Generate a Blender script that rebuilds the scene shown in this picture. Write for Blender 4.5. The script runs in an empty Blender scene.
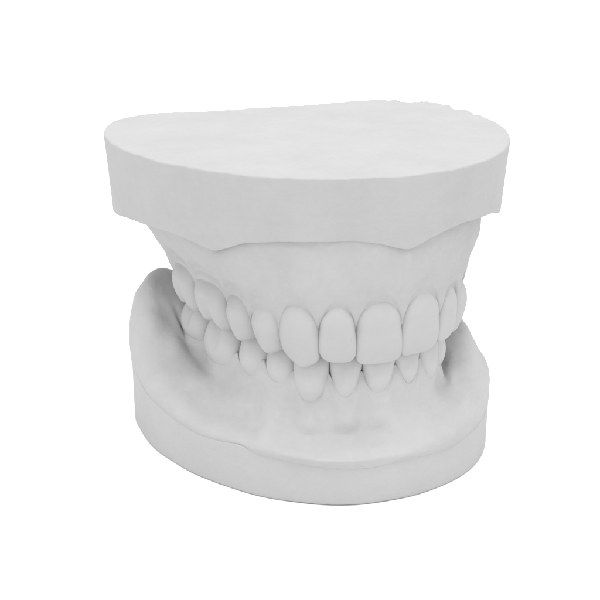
import bpy, math
import numpy as np
from mathutils import noise as mnoise, Vector

MM = 0.001                      # everything below is written in millimetres
C = bpy.context.scene.collection
PI = math.pi
N = 1440                        # samples round each cast
CX, CY = 3.5, 5.0               # axis of the polar sweep
TH = np.linspace(-PI, PI, N, endpoint=False)

# ------------------------------------------------------------------ helpers
def spline(P, n=1200, closed=True):
    P = np.array(P, float)
    Q = np.vstack([P, P[:1]]) if closed else P
    s = np.r_[0, np.cumsum(np.linalg.norm(np.diff(Q, axis=0), axis=1))]
    L = s[-1]
    if closed:
        ex = np.vstack([P[-2:], P, P[:1], P[1:3]])
        es = np.r_[s[-3] - L, s[-2] - L, s[:-1], L, L + s[1], L + s[2]]
    else:
        ex, es = P, s
    T = np.gradient(ex, es, axis=0)
    q = np.linspace(0, L, n, endpoint=not closed)
    k = np.clip(np.searchsorted(es, q, 'right') - 1, 0, len(es) - 2)
    h = (es[k + 1] - es[k])[:, None]
    t = (q - es[k])[:, None] / h
    return ((2*t**3 - 3*t**2 + 1)*ex[k] + (t**3 - 2*t**2 + t)*h*T[k]
            + (-2*t**3 + 3*t**2)*ex[k + 1] + (t**3 - t**2)*h*T[k + 1])

def polar_radius(poly):
    """radius of a closed star-shaped outline at every angle of TH"""
    d = poly - [CX, CY]
    th = np.arctan2(d[:, 1], d[:, 0]); r = np.hypot(d[:, 0], d[:, 1])
    o = np.argsort(th); th, r = th[o], r[o]
    return np.interp(TH, np.r_[th[-4:] - 2*PI, th, th[:4] + 2*PI], np.r_[r[-4:], r, r[:4]])

def ang(x, y):
    return math.atan2(y - CY, x - CX)

def smooth(f, sig):
    k = int(sig*4) + 1
    g = np.exp(-0.5*(np.arange(-k, k + 1)/sig)**2); g /= g.sum()
    return np.convolve(np.r_[f[-k:], f, f[:k]], g, 'valid')

def around(pts, sig=0):
    """periodic interpolation over TH of (x, y, value) marks"""
    a = np.array([ang(p[0], p[1]) for p in pts]); v = np.array([p[2] for p in pts], float)
    o = np.argsort(a); a, v = a[o], v[o]
    f = np.interp(TH, np.r_[a - 2*PI, a, a + 2*PI], np.r_[v, v, v])
    return smooth(f, sig) if sig else f

def sstep(x, a, b):
    t = np.clip((x - a)/(b - a), 0, 1)
    return t*t*(3 - 2*t)

def loft(knots, counts):
    """knots: list of (r, z) arrays -> (M, N) radius and height grids, chord-length cubic"""
    r = np.array([k[0]*np.ones(N) for k in knots]); z = np.array([k[1]*np.ones(N) for k in knots])
    d = np.hypot(np.diff(r, axis=0), np.diff(z, axis=0)) + 1e-4
    K = len(knots)
    def tang(f):
        T = np.zeros_like(f)
        sl = np.diff(f, axis=0)/d
        T[0], T[-1] = sl[0], sl[-1]
        T[1:-1] = (sl[:-1]*d[1:] + sl[1:]*d[:-1])/(d[1:] + d[:-1])
        return T
    Tr, Tz = tang(r), tang(z)
    R, Z = [], []
    for k in range(K - 1):
        n = counts[k]
        for j in range(n + (1 if k == K - 2 else 0)):
            t = j/n; h = d[k]
            a, b, c, e = 2*t**3 - 3*t**2 + 1, (t**3 - 2*t**2 + t)*h, -2*t**3 + 3*t**2, (t**3 - t**2)*h
            R.append(a*r[k] + b*Tr[k] + c*r[k + 1] + e*Tr[k + 1])
            Z.append(a*z[k] + b*Tz[k] + c*z[k + 1] + e*Tz[k + 1])
    return np.array(R), np.array(Z)

def grid_xyz(R, Z):
    return np.stack([CX + R*np.cos(TH), CY + R*np.sin(TH), Z], -1)

def grid_normals(G):
    du = np.roll(G, -1, 1) - np.roll(G, 1, 1)
    dv = np.gradient(G, axis=0)
    n = np.cross(du, dv)
    n /= np.linalg.norm(n, axis=-1, keepdims=True) + 1e-9
    return n

def lumps(G, amps):
    """plaster unevenness pushed along the normal: amps = [(size_mm, amplitude_mm)]"""
    nrm = grid_normals(G); out = G.copy()
    flat = G.reshape(-1, 3)
    for size, amp in amps:
        v = np.fromiter((mnoise.noise(Vector((p[0]/size, p[1]/size, p[2]/size + size*3.1))) for p in flat),
                        float, len(flat)).reshape(G.shape[:2])
        out += nrm*(amp*v)[..., None]
    return out

def link_mesh(name, verts, faces, mat, parent, smooth_shade=True):
    me = bpy.data.meshes.new(name)
    me.from_pydata((np.asarray(verts)*MM).tolist(), [], faces)
    me.validate(); me.update()
    if smooth_shade:
        me.polygons.foreach_set('use_smooth', [True]*len(me.polygons))
    me.materials.append(mat)
    o = bpy.data.objects.new(name, me); C.objects.link(o)
    if parent: o.parent = parent
    return o

def grid_faces(M, n, flip=False, off=0):
    i = np.arange(M - 1)[:, None]*n; j = np.arange(n)[None]; k = (np.arange(n) + 1)[None] % n
    a, b, c, d = i + j, i + k, i + n + k, i + n + j
    f = np.stack([a, d, c, b] if flip else [a, b, c, d], -1).reshape(-1, 4) + off
    return f.tolist()

# ------------------------------------------------------------------ materials
def plaster(name, base, var, bump=0.25, rough=0.85, smudge=None):
    m = bpy.data.materials.new(name); m.use_nodes = True
    nt = m.node_tree; nt.nodes.clear(); nd = nt.nodes; lk = nt.links
    out = nd.new('ShaderNodeOutputMaterial'); bs = nd.new('ShaderNodeBsdfPrincipled')
    lk.new(bs.outputs[0], out.inputs[0])
    bs.inputs['Roughness'].default_value = rough
    bs.inputs['Specular IOR Level'].default_value = 0.25
    tc = nd.new('ShaderNodeTexCoord')
    def tex(scale, detail, rg=0.6, src=None):
        t = nd.new('ShaderNodeTexNoise'); t.inputs['Scale'].default_value = scale
        t.inputs['Detail'].default_value = detail; t.inputs['Roughness'].default_value = rg
        lk.new(src if src else tc.outputs['Object'], t.inputs['Vector']); return t
    big, mid = tex(90, 5), tex(700, 4)
    mp = nd.new('ShaderNodeMapping'); mp.inputs['Scale'].default_value = (140, 140, 900)
    lk.new(tc.outputs['Object'], mp.inputs['Vector'])
    streak = tex(1.0, 3, 0.55, mp.outputs['Vector'])
    mix = nd.new('ShaderNodeMath'); mix.operation = 'MULTIPLY_ADD'
    lk.new(mid.outputs['Fac'], mix.inputs[0]); mix.inputs[1].default_value = 0.35
    lk.new(big.outputs['Fac'], mix.inputs[2])
    add = nd.new('ShaderNodeMath'); add.operation = 'MULTIPLY_ADD'
    lk.new(streak.outputs['Fac'], add.inputs[0]); add.inputs[1].default_value = 0.25
    lk.new(mix.outputs[0], add.inputs[2])
    rp = nd.new('ShaderNodeValToRGB'); e = rp.color_ramp.elements
    e[0].position, e[1].position = 0.5, 1.1
    lo, hi = base - var, base + var
    e[0].color = (lo, lo, lo*0.995, 1); e[1].color = (hi, hi, hi*0.995, 1)
    lk.new(add.outputs[0], rp.inputs['Fac'])
    col = rp.outputs['Color']
    # thin dark scuffs and pores
    sc = tex(260, 6, 0.75); sr = nd.new('ShaderNodeValToRGB'); q = sr.color_ramp.elements
    q[0].position, q[1].position = 0.66, 0.74
    q[0].color, q[1].color = (1, 1, 1, 1), (0.86, 0.86, 0.86, 1)
    lk.new(sc.outputs['Fac'], sr.inputs['Fac'])
    mu = nd.new('ShaderNodeMixRGB'); mu.blend_type = 'MULTIPLY'; mu.inputs[0].default_value = 0.7
    lk.new(col, mu.inputs[1]); lk.new(sr.outputs['Color'], mu.inputs[2])
    lk.new(mu.outputs[0], bs.inputs['Base Color'])
    fine = tex(2600, 3, 0.7); b1 = nd.new('ShaderNodeBump'); b1.inputs['Strength'].default_value = bump
    b1.inputs['Distance'].default_value = 0.00012; lk.new(fine.outputs['Fac'], b1.inputs['Height'])
    b2 = nd.new('ShaderNodeBump'); b2.inputs['Strength'].default_value = bump
    b2.inputs['Distance'].default_value = 0.0006; lk.new(mid.outputs['Fac'], b2.inputs['Height'])
    lk.new(b1.outputs[0], b2.inputs['Normal']); lk.new(b2.outputs[0], bs.inputs['Normal'])
    return m

def plaster_set(tone, alb):          # same plaster; lower cast's colour lightened to stand in for ground bounce light
    return dict(base=plaster(tone + '_plaster_trimmed', alb, 0.015, 0.26), gum=plaster(tone + '_plaster_cast', alb - 0.006, 0.022, 0.16),
                tooth=plaster(tone + '_plaster_smooth', alb + 0.010, 0.012, 0.08, 0.75))
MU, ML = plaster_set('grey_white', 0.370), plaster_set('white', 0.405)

# ------------------------------------------------------------------ dental arch
AX = math.radians(6)
MID = np.array([6.3, -33.6]); AD = np.array([-math.sin(AX), math.cos(AX)]); AN = np.array([AD[1], -AD[0]])
HALF = [(2.2, .15), (6.5, .7), (11, 1.9), (15.5, 4.8), (18.8, 9), (21.3, 15.2), (23.2, 22.5), (24.6, 31), (25.3, 41), (25.3, 47)]

class Arch:
    def __init__(s, inset, front=None):
        f = inset if front is None else front
        pts = []
        for a, b in HALF[::-1]: pts.append(MID + AD*(b + f) - AN*max(a - inset, 1.2*a/2.2 if a < 5 else 0))
        for a, b in HALF: pts.append(MID + AD*(b + f) + AN*(.45*sstep(a, 12, 20)) + AN*max(a - inset, 1.2*a/2.2 if a < 5 else 0))
        s.P = spline(pts, 2401, False)
        d = np.r_[0, np.cumsum(np.linalg.norm(np.diff(s.P, axis=0), axis=1))]
        s.s = d - d[1200]
        # closed outline behind the last molars
        tail = [MID + AD*56 + AN*(23.5 - inset), MID + AD*62 + AN*(18 - inset), MID + AD*63.5,
                MID + AD*62 - AN*(18 - inset), MID + AD*56 - AN*(23.5 - inset)]
        s.closed = spline(np.vstack([np.array(pts), np.array(tail)]), 3000)
        s.r = polar_radius(s.closed)
        X = np.stack([CX + s.r*np.cos(TH), CY + s.r*np.sin(TH)], -1)
        D = ((X[:, None] - s.P[None, ::4])**2).sum(-1); k = D.argmin(1)
        s.sth = s.s[::4][k]                      # arc length from the midline at every angle
        s.off = np.sqrt(D.min(1))                # > 0 behind the arch
    def at(s, q):
        x = np.interp(q, s.s, s.P[:, 0]); y = np.interp(q, s.s, s.P[:, 1])
        x2 = np.interp(q + .5, s.s, s.P[:, 0]); y2 = np.interp(q + .5, s.s, s.P[:, 1])
        x1 = np.interp(q - .5, s.s, s.P[:, 0]); y1 = np.interp(q - .5, s.s, s.P[:, 1])
        t = np.array([x2 - x1, y2 - y1]); t /= np.linalg.norm(t)
        return np.array([x, y]), t, np.array([t[1], -t[0]])

UP, LO = Arch(0), Arch(2.6)

# kind, from, to (arc length), gum-line height, tip height
UPPER = [('molar', -60.8, -50.2, 36.6, 28.3), ('molar', -50.0, -38.2, 36.4, 27.9), ('premolar', -38.0, -30.9, 35.9, 27.7),
         ('premolar', -30.7, -22.9, 36.0, 27.2), ('canine', -22.7, -15.0, 37.5, 26.1), ('lateral_incisor', -14.7, -8.0, 37.9, 27.5),
         ('central_incisor', -7.7, 1.4, 38.6, 26.5), ('central_incisor', 1.7, 10.6, 38.9, 27.0), ('lateral_incisor', 10.7, 17.0, 38.2, 27.9),
         ('canine', 17.1, 24.6, 38.0, 27.5), ('premolar', 24.6, 32.0, 36.6, 27.6), ('premolar', 32.2, 39.2, 36.2, 27.8),
         ('molar', 39.4, 50.6, 36.4, 28.2), ('molar', 50.8, 60.6, 37.0, 29.0)]
LOWER = [('molar', -58.4, -47.3, 21.8, 29.2), ('molar', -47.0, -35.1, 19.7, 29.0), ('premolar', -34.2, -26.2, 20.6, 29.4),
         ('premolar', -25.8, -18.8, 21.0, 29.6), ('canine', -18.5, -11.7, 19.2, 29.8), ('lateral_incisor', -11.2, -5.3, 19.6, 29.8),
         ('central_incisor', -5.0, 1.45, 20.2, 29.8), ('central_incisor', 1.95, 8.2, 20.4, 29.8), ('lateral_incisor', 8.4, 14.8, 19.6, 29.8),
         ('canine', 15.2, 22.0, 19.6, 29.8), ('premolar', 22.2, 28.8, 20.6, 29.6), ('premolar', 29.1, 36.4, 20.6, 29.4),
         ('molar', 36.8, 48.4, 20.2, 29.0), ('molar', 48.7, 59.4, 21.8, 29.2)]

def margin(arch, teeth, papilla, power, proud=-0.28, fall=1.0):
    """gum line height and how far the gum stands proud of the arch, at every angle"""
    s = arch.sth; z = np.zeros(N); pr = np.zeros(N); t_all = np.zeros(N)
    sg = 1 if teeth[0][4] > teeth[0][3] else -1            # towards the tips
    n = len(teeth)
    for i, (kind, a, b, zg, zt) in enumerate(teeth):
        lo = a if i == 0 else 0.5*(a + teeth[i - 1][2])
        hi = b if i == n - 1 else 0.5*(b + teeth[i + 1][1])
        zl = zg if i == 0 else 0.5*(zg + teeth[i - 1][3])
        zr = zg if i == n - 1 else 0.5*(zg + teeth[i + 1][3])
        back = {'molar': .45, 'premolar': .6}.get(kind, 1.0)
        pw = min(power, {'molar': 3.3, 'premolar': 2.8}.get(kind, 9))
        c, h = 0.5*(lo + hi), 0.5*(hi - lo)
        m = (s >= (lo if i else -1e9)) & (s <= (hi if i < n - 1 else 1e9))
        t = np.clip((s[m] - c)/h, -1, 1); k = np.abs(t)**pw
        end = np.where(t < 0, zl, zr) + sg*papilla*back
        z[m] = zg + (end - zg)*k
        pr[m] = proud - fall*np.abs(t)**2.5
        t_all[m] = t
    sc_ = np.array([.5*(q[1] + q[2]) for q in teeth]); line = np.interp(s, sc_, [q[3] for q in teeth])
    return smooth(z, 2.0), smooth(pr, 2.0), t_all, smooth(line, 12)

def tooth_bulge(arch, teeth, t_all):
    b = np.cos(np.clip(t_all, -1, 1)*PI)*0.5 + 0.5
    amp = np.full(N, 0.35)
    for kind, a, b2, _, _ in teeth:
        m = (arch.sth >= a - .3) & (arch.sth <= b2 + .3)
        amp[m] = {'canine': 1.3, 'premolar': 0.7, 'molar': 0.6}.get(kind, 0.8)
    return smooth(b*smooth(amp, 6), 3)*(arch.off < 1)

# ------------------------------------------------------------------ teeth
def interp(v, pts):
    return np.interp(v, [p[0] for p in pts], [p[1] for p in pts])

def smooth_interp(v, pts):
    x = np.array([p[0] for p in pts]); y = np.array([p[1] for p in pts]); T = np.gradient(y, x)
    k = np.clip(np.searchsorted(x, v, 'right') - 1, 0, len(x) - 2); h = x[k + 1] - x[k]; t = np.clip((v - x[k])/h, 0, 1)
    return (2*t**3 - 3*t**2 + 1)*y[k] + (t**3 - 2*t**2 + t)*h*T[k] + (-2*t**3 + 3*t**2)*y[k + 1] + (t**3 - t**2)*h*T[k + 1]

SHAPES = {   # width profile, facial profile (mm), thickness profile (mm) from tip (0) over gum line (1) to root
 'central_incisor': dict(w=[(0, .93), (.25, 1.0), (.55, .97), (.8, .86), (1, .62), (1.4, .5)], f=[(0, -.75), (.2, -.1), (.5, .42), (.72, .55), (.87, .32), (1, -.2), (1.12, -.8), (1.4, -2.2)],
                         d=[(0, 1.7), (.3, 2.9), (.7, 5.5), (1, 6.6), (1.4, 3)], n=2.45, rc=1.7, rd=.8),
 'lateral_incisor': dict(w=[(0, .90), (.25, 1.0), (.55, .96), (.8, .85), (1, .60), (1.4, .5)], f=[(0, -.8), (.2, -.15), (.5, .4), (.72, .55), (.87, .32), (1, -.2), (1.12, -.8), (1.4, -2.2)],
                         d=[(0, 1.6), (.3, 2.7), (.7, 5.0), (1, 6.0), (1.4, 3)], n=2.3, rc=1.7, rd=.75),
 'canine': dict(w=[(0, .86), (.3, 1.0), (.55, .98), (.8, .88), (1, .74), (1.4, .6)], f=[(0, -1.1), (.3, .2), (.6, .85), (.82, .58), (1, -.1), (1.12, -.7), (1.4, -2.2)],
                d=[(0, 2.4), (.3, 4.2), (.7, 7), (1, 7.6), (1.4, 4)], n=2.15, rc=1.5, rd=.9),
 'premolar': dict(w=[(0, .84), (.3, .99), (.5, 1.0), (.8, .90), (1, .80), (1.4, .7)], f=[(0, -1.1), (.3, 0), (.6, .65), (.85, .5), (1, .05), (1.12, -.6), (1.4, -2.2)],
                  d=[(0, 7.0), (.3, 8.6), (.7, 9), (1, 8.6), (1.4, 8)], n=2.2, rc=1.2, rd=1.0),
 'molar': dict(w=[(0, .88), (.3, .99), (.5, 1.0), (.8, .94), (1, .88), (1.4, .8)], f=[(0, -1.2), (.3, 0), (.6, .65), (.85, .5), (1, .05), (1.12, -.6), (1.4, -2.2)],
               d=[(0, 8.4), (.3, 10.2), (.7, 10.6), (1, 10), (1.4, 9.4)], n=2.5, rc=1.3, rd=1.1),
}

def make_tooth(arch, spec, parent, rng, lower):
    kind, s0, s1, zg, zt = spec
    S = SHAPES[kind]; sg = 1 if zg > zt else -1          # direction tip -> root
    P, t, n = arch.at(0.5*(s0 + s1)); A, B = arch.at(s0)[0], arch.at(s1)[0]
    w = np.linalg.norm(B - A)*{'molar': 1.03, 'premolar': 1.03, 'canine': 1.045}.get(kind, 1.07 if lower else 1.03)
    t = (B - A)/np.linalg.norm(B - A); n = np.array([t[1], -t[0]])
    crown = abs(zg - zt); H = crown*1.25
    mes = -1.0 if 0.5*(s0 + s1) > 0 else 1.0             # +a direction that faces the midline
    NU, NV = 72, 46
    lv = np.r_[np.linspace(0, 1, 16)**1.8*0.16, np.linspace(0.16, 1, NV - 15)[1:]]
    ph = np.linspace(0, 2*PI, NU, endpoint=False)
    c, s_ = np.cos(ph), np.sin(ph)
    verts = []
    wprof, fprof = S['w'], S['f']
    if lower and kind in ('central_incisor', 'lateral_incisor'):
        wprof = [(0, 1.0), (.2, 1.0), (.42, .93), (.72, .78), (1, .56), (1.4, .4)]
    if lower and kind == 'canine':
        wprof = [(0, .9), (.3, 1.0), (.55, .97), (.8, .88), (1, .70), (1.4, .6)]
    tilt = rng.uniform(-.12, .12); twist = math.radians(rng.uniform(-6, 6)); P = P + n*rng.uniform(-.22, .25)
    for v in lv:
        h = v*H; q = h/crown
        W = 0.5*w*smooth_interp(q, wprof); F = float(smooth_interp(q, fprof)); D = float(smooth_interp(q, S['d']))
        rc, rd = min(S['rc'], .45*w), S['rd']
        ch = max(rc - h, 0); W = W - rc + math.sqrt(max(rc*rc - ch*ch, 0))
        dh = max(rd - h, 0); rdd = rd - math.sqrt(max(rd*rd - dh*dh, 0)); Dh = max(D/2 - rdd, .02)
        Df = min(.44*D, {'molar': 2.9, 'premolar': 2.9, 'canine': 2.6}.get(kind, 2.1)); kf = Dh/(D/2)
        ex = 2.0/S['n']
        a = W*np.sign(c)*np.abs(c)**ex
        lin = np.where(s_ > 0, 1.0, 0.86)                # lingual side narrower
        o = kf*np.where(s_ > 0, Df, D - Df)*np.sign(s_)*np.abs(s_)**ex
        a = a*np.where(s_ > 0, 1.0, 1 - 0.22*np.abs(s_))
        o = o + F - Df
        an = a/(0.5*w)
        # outline of the biting edge
        if kind == 'canine':
            ac = an - 0.10*mes
            drop = 1.9*np.sqrt(ac**2 + .02) - .27 + 0.25*np.clip(-ac*mes, 0, 1)
        elif kind == 'premolar':
            drop = 1.7*(np.sqrt(an**2 + .03) - .17) + 0.9*sstep(F - o, 2.2, 4.2)*(1 - sstep(F - o, 5, 7.5))
        elif kind == 'molar':
            drop = 0.55*(1 + np.cos(2*PI*an/1.05))*(np.abs(an) < .525) + 1.5*np.clip(np.abs(an) - .525, 0, 1)/.475*.7 + 0.35*(-an*mes + .5)
            drop = drop + 0.9*sstep(F - o, 2.4, 4.6)*(1 - sstep(F - o, 6, 9))
        elif kind == 'lateral_incisor':
            drop = 0.55*np.clip(-an*mes, 0, 1)**1.6
        else:
            drop = 0.30*np.clip(-an*mes, 0, 1)**2
        if lower and kind not in ('molar', 'premolar'): drop = drop*.5
        # facial relief: developmental ridges and the molar groove
        fac = np.clip(s_, 0, 1)*(1 - sstep(q, .75, 1.05))
        if kind == 'molar': o = o - 0.55*np.exp(-(an/.16)**2)*fac*(1 - sstep(q, .5, .8))
        elif kind in ('premolar', 'canine'): o = o + 0.28*np.exp(-(an/.32)**2)*fac
        else: o = o + 0.07*np.cos(an*PI*2.6)*fac*sstep(q, .03, .3)
        a = a + mes*0.035*w*(q - .5)*(-1) * (1 if kind in ('central_incisor', 'lateral_incisor', 'canine') else 0)
        hh = drop + v*(H - drop)
        a2 = a*math.cos(twist) - o*math.sin(twist)*.5 + tilt*(q - .5)
        for i in range(NU):
            p = P + t*a2[i] + n*o[i]
            verts.append((p[0], p[1], zt + sg*hh[i]))
    verts = np.array(verts)
    # faint hand-carved unevenness
    for k in range(len(verts)):
        p = verts[k]; u = mnoise.noise(Vector(p/2.6)); r2 = mnoise.noise(Vector(p/1.1 + 9))
        verts[k, :2] += n*(0.07*u + 0.02*r2)
    faces = grid_faces(NV + 0, NU, flip=(sg < 0))
    tip = verts[:NU].mean(0); root = verts[-NU:].mean(0)
    verts = np.vstack([verts, tip, root]); ti, ri = len(verts) - 2, len(verts) - 1
    L = (len(lv) - 1)*NU
    for i in range(NU):
        j = (i + 1) % NU
        f1, f2 = (ti, j, i), (ri, L + i, L + j)
        if sg < 0: f1, f2 = f1[::-1], f2[::-1]
        faces.append(f1); faces.append(f2)
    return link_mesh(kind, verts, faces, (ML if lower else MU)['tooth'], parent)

# ------------------------------------------------------------------ things
def thing(name, label, cat, loc):
    o = bpy.data.objects.new(name, None); C.objects.link(o)
    o.empty_display_size = 0.01
    o.location = [v*MM for v in loc]; o['label'] = label; o['category'] = cat
    return o

def relax(G, rows, cols, n):
    """rub the surface smooth: rows and cols are weights 0..1"""
    w = (0.5*rows[:, None]*cols[None])[..., None]
    for _ in range(n):
        m = .25*(np.roll(G, 1, 1) + np.roll(G, -1, 1))
        m[1:-1] += .25*(G[2:] + G[:-2]); m[0] += .5*G[0]; m[-1] += .5*G[-1]
        G = G + w*(m - G)
    return G

def row_weight(counts, a, b, c, d):
    """1 between knots b and c, fading to 0 at knots a and d"""
    e = np.r_[0, np.cumsum(counts)]; i = np.arange(e[-1] + 1)
    return sstep(i, e[a], e[b])*(1 - sstep(i, e[c], e[d]))

def chip(G, cx, cy, cz, rad, depth, dirv):
    """break a small piece out of an edge"""
    d = np.linalg.norm(G - [cx, cy, cz], axis=-1)
    nz = np.fromiter((mnoise.noise(Vector(p/1.3)) for p in G.reshape(-1, 3)), float, G.shape[0]*G.shape[1]).reshape(G.shape[:2])
    k = np.clip(1 - d/(rad*(1 + .35*nz)), 0, 1)
    return G + (np.sqrt(k)*depth)[..., None]*np.array(dirv)

def cap_solid(name, G, mat, parent, flip):
    """closed solid from a stack of rings, a fan closing each end"""
    M = G.shape[0]; verts = G.reshape(-1, 3)
    faces = grid_faces(M, N, flip)
    verts = np.vstack([verts, G[0].mean(0), G[-1].mean(0)]); a, b = M*N, M*N + 1
    for i in range(N):
        j = (i + 1) % N
        f1, f2 = (a, j, i), (b, (M - 1)*N + i, (M - 1)*N + j)
        if flip: f1, f2 = f1[::-1], f2[::-1]
        faces.append(f1); faces.append(f2)
    return link_mesh(name, verts, faces, mat, parent)

def edge_noise(k, amp):
    return np.array([amp*(mnoise.noise(Vector((math.cos(t)*k, math.sin(t)*k, k))) + .6*mnoise.noise(Vector((math.cos(t)*k*4, math.sin(t)*k*4, k*2)))) for t in TH])

rng = np.random.default_rng(7)

# ---- upper cast --------------------------------------------------
TOP = spline([(-24.1, 33.6), (-10, 33.2), (4, 33), (18, 33.3), (30, 33.8), (36.8, 31), (41.2, 25.6), (43.4, 18.7), (43.7, 8.5),
              (42.6, -2.3), (39.7, -10.8), (35.6, -18.1), (30.6, -24.4), (24, -29.8), (15.6, -33.8), (7, -35.1), (-2, -33.9),
              (-10.6, -31), (-20, -24.6), (-27.6, -14.6), (-32.6, -4), (-34.8, 6), (-34.9, 15), (-33, 23.4), (-29.2, 30.4)], 3000)
upper = thing('upper_dental_cast', 'white plaster upper jaw cast with flat chipped top, resting teeth-down on the lower cast', 'dental cast', (4.4, 0, 27))
r_top = polar_radius(TOP)
zb = around([(-34, 19.5, 45.8), (-33.9, 17, 46.2), (-33.6, 12.0, 46.9), (-33.3, 6, 47.9), (-32.5, .5, 48.2), (-29.8, -7.7, 48.4), (-26.6, -13.8, 47.9), (-23.4, -18.7, 46.7), (-21.3, -21.4, 48.0),
             (-19.2, -23.6, 49.2), (-14, -28, 49.9), (-9.1, -30.2, 50.1), (-1.6, -32.6, 50.2), (2.8, -33.5, 49.5), (6, -33.8, 48.5), (8.6, -33.7, 47.7), (10.2, -33.6, 48.4),
             (12.3, -33.2, 49.2), (16.5, -32.1, 50.4), (21.1, -30, 50.9), (29.3, -23.8, 50.2), (32.3, -20.5, 49.6), (35, -16.6, 48.1), (40, -5, 47.3), (42, 15, 47.6),
             (30, 32, 47.5), (0, 32, 47.5), (-28, 29, 47.3)], 5)
r_bot = r_top*0.966 + edge_noise(9, .10)
zt_ = 62 + edge_noise(7, .16) + edge_noise(22, .05)*around([(43, 10, 2.2), (30, 33, 2.2), (0, 33, 1.5), (-34, 10, .8), (7, -35, .7), (36, -18, 1.2)], 10)
R = []; Z = []
for f in np.linspace(.04, .98, 34): R.append(r_top*f); Z.append(62 + (zt_ - 62)*f**8)
for k in range(7):                                       # worn edge, about 0.35 mm
    a = k/6*PI/2; e = .38
    R.append(r_top - e + e*math.sin(a)); Z.append(zt_ - e + e*math.cos(a))
for f in np.linspace(0, 1, 26)[1:-1]: R.append(r_top - f*(r_top - r_bot)); Z.append(zt_ - .38 - f*(zt_ - .38 - zb - .3))
for k in range(6):
    a = k/5*PI/2; e = .3
    R.append(r_bot - e + e*math.cos(a)); Z.append(zb + e - e*math.sin(a))
for f in (1.2, 2.4, 3.6, 5, 8, 12): R.append(r_bot - f); Z.append(zb + .05*f)
G = grid_xyz(np.array(R), np.array(Z))
G = lumps(G, [(16, .16), (4, .05), (1.2, .025)])
G = chip(G, 37.3, 31.4, 62, 3.6, 2.2, (-.5, -.5, -1)); G = chip(G, 33.5, 33.4, 62, 1.6, .7, (0, -.2, -1))
G = chip(G, 43.2, 20, 62, 2.2, .6, (-.3, 0, -1)); G = chip(G, 43.6, 12, 62, 1.3, .4, (-.3, 0, -1))
def roughen(G, x, y, z, rad, size, amp):
    d = np.linalg.norm((G - [x, y, z])/np.array(rad), axis=-1)
    for i, j in np.argwhere(d < 1):
        p = G[i, j]; k = amp*(1 - d[i, j])*(mnoise.noise(Vector(p/size)) + .5*mnoise.noise(Vector(p/size*2.7)))
        G[i, j] = p + k*np.array([math.cos(TH[j]), math.sin(TH[j]), .3])
roughen(G, 17, -31.8, 51.6, (6, 3, 2.0), 2.2, .5); roughen(G, -25.5, -15.8, 48.8, (4, 4, 1.8), 2.0, .5); roughen(G, 32, -20, 50, (5, 4, 2), 2.4, .4)
base_u = cap_solid('base', G, MU['base'], upper, False)

zm, pr, tt, _ = margin(UP, UPPER, 6.3, 3.1, proud=-.30, fall=.85)
bul = tooth_bulge(UP, UPPER, tt)
wb = sstep(UP.off, 1.0, 12.0)                              # 1 across the open back of the arch
zm = zm*(1 - wb) + 41.5*wb
pr = pr*(1 - wb) + .3*wb
inset = around([(-33.5, 20, 5.2), (-34, 13, 5.4), (-29.8, -7.7, 3.2), (-23.4, -18.7, 1.3), (-19, -23.6, .6), (-9, -30, .3), (8.6, -33.7, .3), (16.5, -32, .6), (21, -30, 1.4),
                (29.3, -23.8, 2.6), (40, -5, 4.5), (42, 15, 4.5), (30, 32, 2.0), (0, 32, 1.5), (-28, 29, 2.5)], 14)
ra = UP.r
rg = r_bot - inset
zc = zb - .2
full = around([(44, 5, 1), (35, -17, 1), (29, -24, .8), (21, -30, .25), (8, -34, 0), (-20, -24, 0), (-28, -10, -.1), (-33, 5, -.35), (-33, 15, -.45), (-30, 26, -.2), (0, 33, .2)], 12)
mid = lambda f: zc + (zm - zc)*f
zms = smooth(zm, 14)
rm = ra + pr
K = [(rg - 1.2, zb + 2.0), (rg - .2, zb + .5), (rg - .05, zb - 1.0), (rg*(.72 + .2*full) + ra*(.28 - .2*full) + .45*bul, zc + (zms - zc)*.35), (rg*(.38 + .32*full) + ra*(.62 - .32*full) + .1 + .55*bul, zc + (zms - zc)*.60),
     (ra - .12 + .5*bul + 1.3*np.maximum(full, 0), .45*mid(.75) + .55*(zm + 3.0)), (rm + .46 + 0.45*np.maximum(full, 0), zm + 1.6), (rm + .10, zm + .65), (rm - .04, zm), (ra - 2.6, zm - .2),
     (ra - 7, zm - 0.0), (ra - 10.5, zm + .8), (ra - 13, zm*.5 + 21.5), (ra*.35, 45.5), (ra*.05, 46.5)]
CN = [6, 10, 14, 16, 16, 14, 10, 9, 9, 6, 5, 5, 5, 4]
R, Z = loft(K, CN)
G = relax(grid_xyz(R, Z), row_weight(CN, 1, 3, 4, 6), np.ones(N), 120)
# frenum folds running down from the two dips of the base edge
th2 = TH[None]; 
def ridge(G, x, y, zc_, sx, sz, amp):
    t = ang(x, y); r = np.hypot(x - CX, y - CY)
    d = ((TH - t + PI) % (2*PI) - PI)*r
    k = amp*np.exp(-.5*(d/sx)**2)[None]*np.exp(-.5*((G[..., 2] - zc_)/sz)**2)
    G[..., 0] += k*np.cos(TH); G[..., 1] += k*np.sin(TH)
ridge(G, 8.6, -33.7, 46, .8, 2.2, .45); ridge(G, -23.4, -18.7, 45, 1.2, 2.2, .5)
G = lumps(G, [(9, .42), (3.5, .13), (1.0, .035)])
gum_u = cap_solid('gum', G, MU['gum'], upper, False)
for t in UPPER: make_tooth(UP, t, upper, rng, False)

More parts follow.
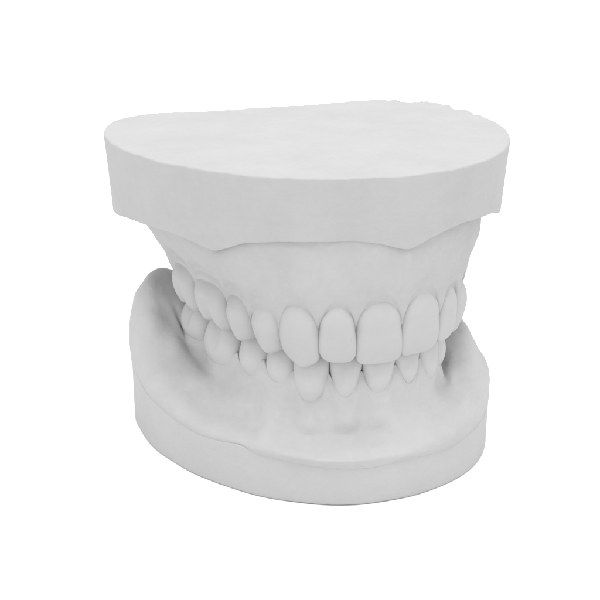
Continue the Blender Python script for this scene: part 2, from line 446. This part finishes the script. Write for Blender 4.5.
# ---- lower cast --------------------------------------------------
BOT = spline([(-29.7, 20.5), (-30.3, 13.9), (-30, 4.5), (-28.1, -4), (-25.5, -11.6), (-21.6, -18.6), (-17, -24.8), (-12, -29.2), (-7.8, -32.1),
              (-3.8, -33.9), (3.7, -34.9), (10, -34.4), (16.5, -32.5), (22.1, -29.7), (28, -25.1), (33.1, -18.4), (36, -12), (37.6, -4), (37.9, 6),
              (37, 16), (35, 23), (30, 27), (20, 29), (4, 29), (-12, 29), (-23, 28), (-27.5, 25.5)], 3000)
lower = thing('lower_dental_cast', 'white plaster lower jaw cast with smooth curved base, under the upper cast', 'dental cast', (3.5, 0, 0))
r_w = polar_radius(BOT)
zr = around([(-29, 22, 12), (-30.2, 14, 11.8), (-30.3, 7, 11), (-28.3, -3.3, 9.7), (-25.4, -11.9, 8.9), (-22.4, -17.3, 9.1), (-19.7, -21.4, 9.6), (-17.9, -23.7, 9.0),
             (-14.5, -27.2, 8.5), (-7.8, -32.1, 7.9), (.5, -34.6, 7.3), (5, -34.9, 7.8), (7.7, -34.7, 8.5), (14.5, -33.2, 7.7), (18.8, -31.5, 7.5), (23.7, -28.6, 8),
             (30.2, -22.5, 8.7), (35.3, -15, 9.6), (38, 5, 11), (36, 20, 12), (0, 29, 12)], 4)
zr = zr + edge_noise(11, .12)
R = []; Z = []
for f in np.linspace(.05, .97, 8): R.append(r_w*f); Z.append(0*TH)
for k in range(6):
    a = k/5*PI/2; e = .35
    R.append(r_w - e + e*math.sin(a)); Z.append(e - e*math.cos(a) + 0*TH)
for f in np.linspace(0, 1, 22)[1:-1]: R.append(r_w + f*.15); Z.append(.35 + f*(zr - .65))
for k in range(6):
    a = k/5*PI/2; e = .2
    R.append(r_w + .15 - e + e*math.cos(a)); Z.append(zr - e + e*math.sin(a))
for f in (1, 2, 4): R.append(r_w - f); Z.append(zr + 0)
G = grid_xyz(np.array(R), np.array(Z))
zfix = G[..., 2] < .01
G = lumps(G, [(14, .16), (4, .05), (1.2, .025)])
G[..., 2] = np.where(zfix, 0, np.maximum(G[..., 2], 0))
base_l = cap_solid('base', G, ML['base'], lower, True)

zm, pr, tt, zml = margin(LO, LOWER, 7.6, 3.0, proud=.0, fall=.75)
bul = tooth_bulge(LO, LOWER, tt)
wb = sstep(LO.off, 1.0, 12.0)
ra = LO.r
wb = smooth(np.maximum(sstep(LO.off, 1.0, 6.0), sstep(np.abs(LO.sth - .5), 58.8, 64.5)), 6)
zm = smooth(zm*(1 - wb) + 29.5*wb, 4); pr = pr*(1 - wb) + .3*wb
rm = ra + pr
zml = smooth(zml*(1 - wb) + 29.5*wb, 4)
# land between base rim and gum: height of its outer wall and of the trough inside it
zw = around([(-26, 27, 27), (-28.6, 23.5, 28), (-29.6, 20, 26.5), (-30, 15, 18.5), (-30, 8, 13.2), (-28.5, -2, 12.4), (-25.4, -11.9, 10.4), (-19.7, -21.4, 10.4), (-7.8, -32, 9.4), (3, -34.8, 8.7), (7.7, -34.7, 9.6),
             (16, -32.6, 9.2), (24, -28.4, 10), (30, -22.5, 11.4), (35.3, -15, 13.4), (38, 5, 17), (36, 20, 21), (20, 29, 18), (0, 29, 17)], 17)
zk = around([(-26, 27, 31), (-28.6, 23.5, 31.6), (-29.6, 20, 30.4), (-30, 15, 22.5), (-30, 8, 15.8), (-28.5, -2, 14.6), (-25.4, -11.9, 11.9), (-19.7, -21.4, 11.8), (-7.8, -32, 10.7), (3, -34.8, 10.2), (7.7, -34.7, 11.2),
             (16, -32.6, 11), (24, -28.4, 12.5), (30, -22.5, 14.6), (35.3, -15, 17.2), (38, 5, 19), (36, 20, 24), (20, 29, 22), (0, 29, 20)], 17)
zq = around([(-26, 27, 32), (-28.6, 23.5, 32.4), (-29.6, 20, 31.8), (-30, 15, 25), (-30, 8, 18), (-28.5, -2, 15.6), (-25.4, -11.9, 13), (-19.7, -21.4, 12.9), (-7.8, -32, 12.3), (3, -34.8, 12.3), (7.7, -34.7, 12.8),
             (16, -32.6, 13), (24, -28.4, 14.5), (30, -22.5, 18.8), (35.3, -15, 23.3), (38, 5, 24), (36, 20, 27), (20, 29, 25), (0, 29, 22)], 17)
gap = r_w - ra
g1 = np.minimum(gap*.16, 1.5); g2 = np.minimum(gap*.42, 4.5)
zs = zq*.45 + (zml - 2.6)*.55
fill = around([(-30, 5, 0), (0, -35, 0), (16, -32.5, 0), (24, -28.4, .35), (32, -20, .85), (36, -12, 1), (38, 0, 1), (37, 20, 1), (0, 29, 1), (-28, 25, 1), (-30, 9, 1), (-30, 4, .8), (-29.5, 0, .5), (-28, -6, .2), (-26, -11, 0)], 22)
zs = zs*(1 - fill) + (.5*zq + .5*zml + .5)*fill
zs = smooth(zs, 6); zn = smooth(np.maximum((zml - 2.6)*(1 - wb) + (zm - 1.5)*wb, zs + .1 - 9*(1 - fill)), 10)
K = [(r_w - 1.6, zr - 1.5), (r_w + .02, zr - .14), (r_w + .25, zr + .6), (r_w + .1, zw), (r_w - g1, zk), (r_w - g2, zq), (ra + gap*.24 + .7*bul, zs), (ra + .30 + .5*bul, zn),
     (rm + .28 + .10*bul - .2*wb, zm - 1.3 + .35*wb), (rm + .06, zm - .5), (rm - .05, zm + .05), (ra - 2.4, zm - .2), (ra - 6.5, zm), (ra - 8.5, zm - 2), (ra - 11, 14), (ra*.3, 11), (ra*.05, 11)]
wl = smooth(np.maximum(sstep(LO.off, 0, 3), sstep(np.abs(LO.sth - .5), 57.5, 61.5)), 8)
for k in range(6, 11):                                     # behind the last molars the gum runs out flat into the land
    q = (k - 5)/6
    K[k] = tuple(K[k][i]*(1 - wl) + (K[5][i]*(1 - q) + K[11][i]*q)*wl for i in (0, 1))
CN = [5, 6, 10, 12, 16, 18, 18, 14, 10, 9, 9, 5, 5, 5, 4, 4]
R, Z = loft(K, CN)
G = relax(grid_xyz(R, Z), row_weight(CN, 3, 4, 6, 8), np.ones(N), 60)
G = relax(G, row_weight(CN, 2, 4, 12, 13), smooth(wl, 10), 700)
ridge(G, 0, -34, 12.6, 5.5, 1.5, -1.35); ridge(G, -9.5, -30.8, 12.4, 4.0, 1.4, -.75); ridge(G, -14.6, -27, 11.6, 2.2, 1.0, .5)
for _, a_, b_, g_, _ in LOWER[3:11]:                        # roots showing through the gum
    p_, n_ = LO.at(.5*(a_ + b_))[0], LO.at(b_ + .2)[0]
    ridge(G, p_[0], p_[1], g_ - 3.2, 1.6, 1.6, .24); ridge(G, n_[0], n_[1], g_ - 2.8, .9, 1.5, -.2)
ridge(G, -4, -34, 9.6, 8.5, .9, .55); ridge(G, -4, -33.5, 9.9, 8.5, .95, 1.05)
ridge(G, 13.5, -33, 12, 4.6, 2.6, .75); ridge(G, 9.2, -34.3, 12.4, 1.2, 2.4, .55); ridge(G, 24, -28, 12.5, 5, 2.4, .35); ridge(G, 7.2, -34.6, 12.2, .8, 2.6, .45)
ridge(G, -19.6, -21.4, 11.5, 1.4, 2.0, -.45); ridge(G, -16.2, -25, 13.2, 1.3, 2.2, 1.1); ridge(G, -14.6, -26.4, 16, 1.1, 1.2, .6); ridge(G, -18.2, -23, 15, .7, 1.6, -.5)
ridge(G, -26, -11, 13, 4, 2, .5); ridge(G, -29, -2, 15, 3.5, 2, .5); ridge(G, -22.5, -17, 13.8, 2.4, 1.6, -.45)
G = G + (lumps(G, [(7, .80), (3.2, .2), (1.0, .035)]) - G)*np.clip((Z - zr)/3.0, .06, 1)[..., None]
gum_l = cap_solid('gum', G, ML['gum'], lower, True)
for t in LOWER: make_tooth(LO, t, lower, rng, True)

# keep part coordinates relative to their cast
for th in (upper, lower):
    for ch in th.children:
        ch.data.transform(__import__('mathutils').Matrix.Translation(-th.location))

# ------------------------------------------------------------------ ground
gm = bpy.data.materials.new('white_paper'); gm.use_nodes = True
b = gm.node_tree.nodes['Principled BSDF']; b.inputs['Roughness'].default_value = 1; b.inputs['Specular IOR Level'].default_value = 0
nz = gm.node_tree.nodes.new('ShaderNodeTexNoise'); nz.inputs['Scale'].default_value = 40
rp = gm.node_tree.nodes.new('ShaderNodeValToRGB'); rp.color_ramp.elements[0].color = (.90, .90, .90, 1); rp.color_ramp.elements[1].color = (.93, .93, .93, 1)
gm.node_tree.links.new(nz.outputs['Fac'], rp.inputs['Fac']); gm.node_tree.links.new(rp.outputs['Color'], b.inputs['Base Color'])
me = bpy.data.meshes.new('ground'); g = 4.0
me.from_pydata([(-g, -g, -.0001), (g, -g, -.0001), (g, g, -.0001), (-g, g, -.0001)], [], [(0, 1, 2, 3)])
me.materials.append(gm); ground = bpy.data.objects.new('ground', me); C.objects.link(ground); ground['kind'] = 'structure'

# ------------------------------------------------------------------ light
sc = bpy.context.scene
w = bpy.data.worlds.new('World'); sc.world = w; w.use_nodes = True
bg = w.node_tree.nodes['Background']; bg.inputs[0].default_value = (1, 1, 1, 1); bg.inputs[1].default_value = 1.25
def softbox(name, loc, target, size, power):
    l = bpy.data.lights.new(name, 'AREA'); l.shape = 'SQUARE'; l.size = size; l.energy = power
    o = bpy.data.objects.new(name, l); C.objects.link(o); o.location = loc
    o.rotation_euler = (Vector(target) - Vector(loc)).to_track_quat('-Z', 'Y').to_euler()
softbox('softbox_lamp', (-.04, -.15, 1.0), (0, 0, .03), .8, 8.4)

# ------------------------------------------------------------------ camera
D, YAW, PITCH = 300.0, math.radians(20), math.radians(18)
fw = Vector((math.sin(YAW)*math.cos(PITCH), math.cos(YAW)*math.cos(PITCH), -math.sin(PITCH)))
cam = bpy.data.cameras.new('camera'); co = bpy.data.objects.new('camera', cam); C.objects.link(co)
co.location = (Vector((0, 0, 29.25)) - fw*D)*MM
co.rotation_euler = fw.to_track_quat('-Z', 'Y').to_euler()
cam.sensor_width = 36; cam.lens = 36*1500/600; cam.clip_start = .01; cam.clip_end = 50
sc.camera = co
sc.view_settings.view_transform = 'Standard'; sc.view_settings.look = 'None'
sc.view_settings.exposure = 0; sc.view_settings.gamma = 1
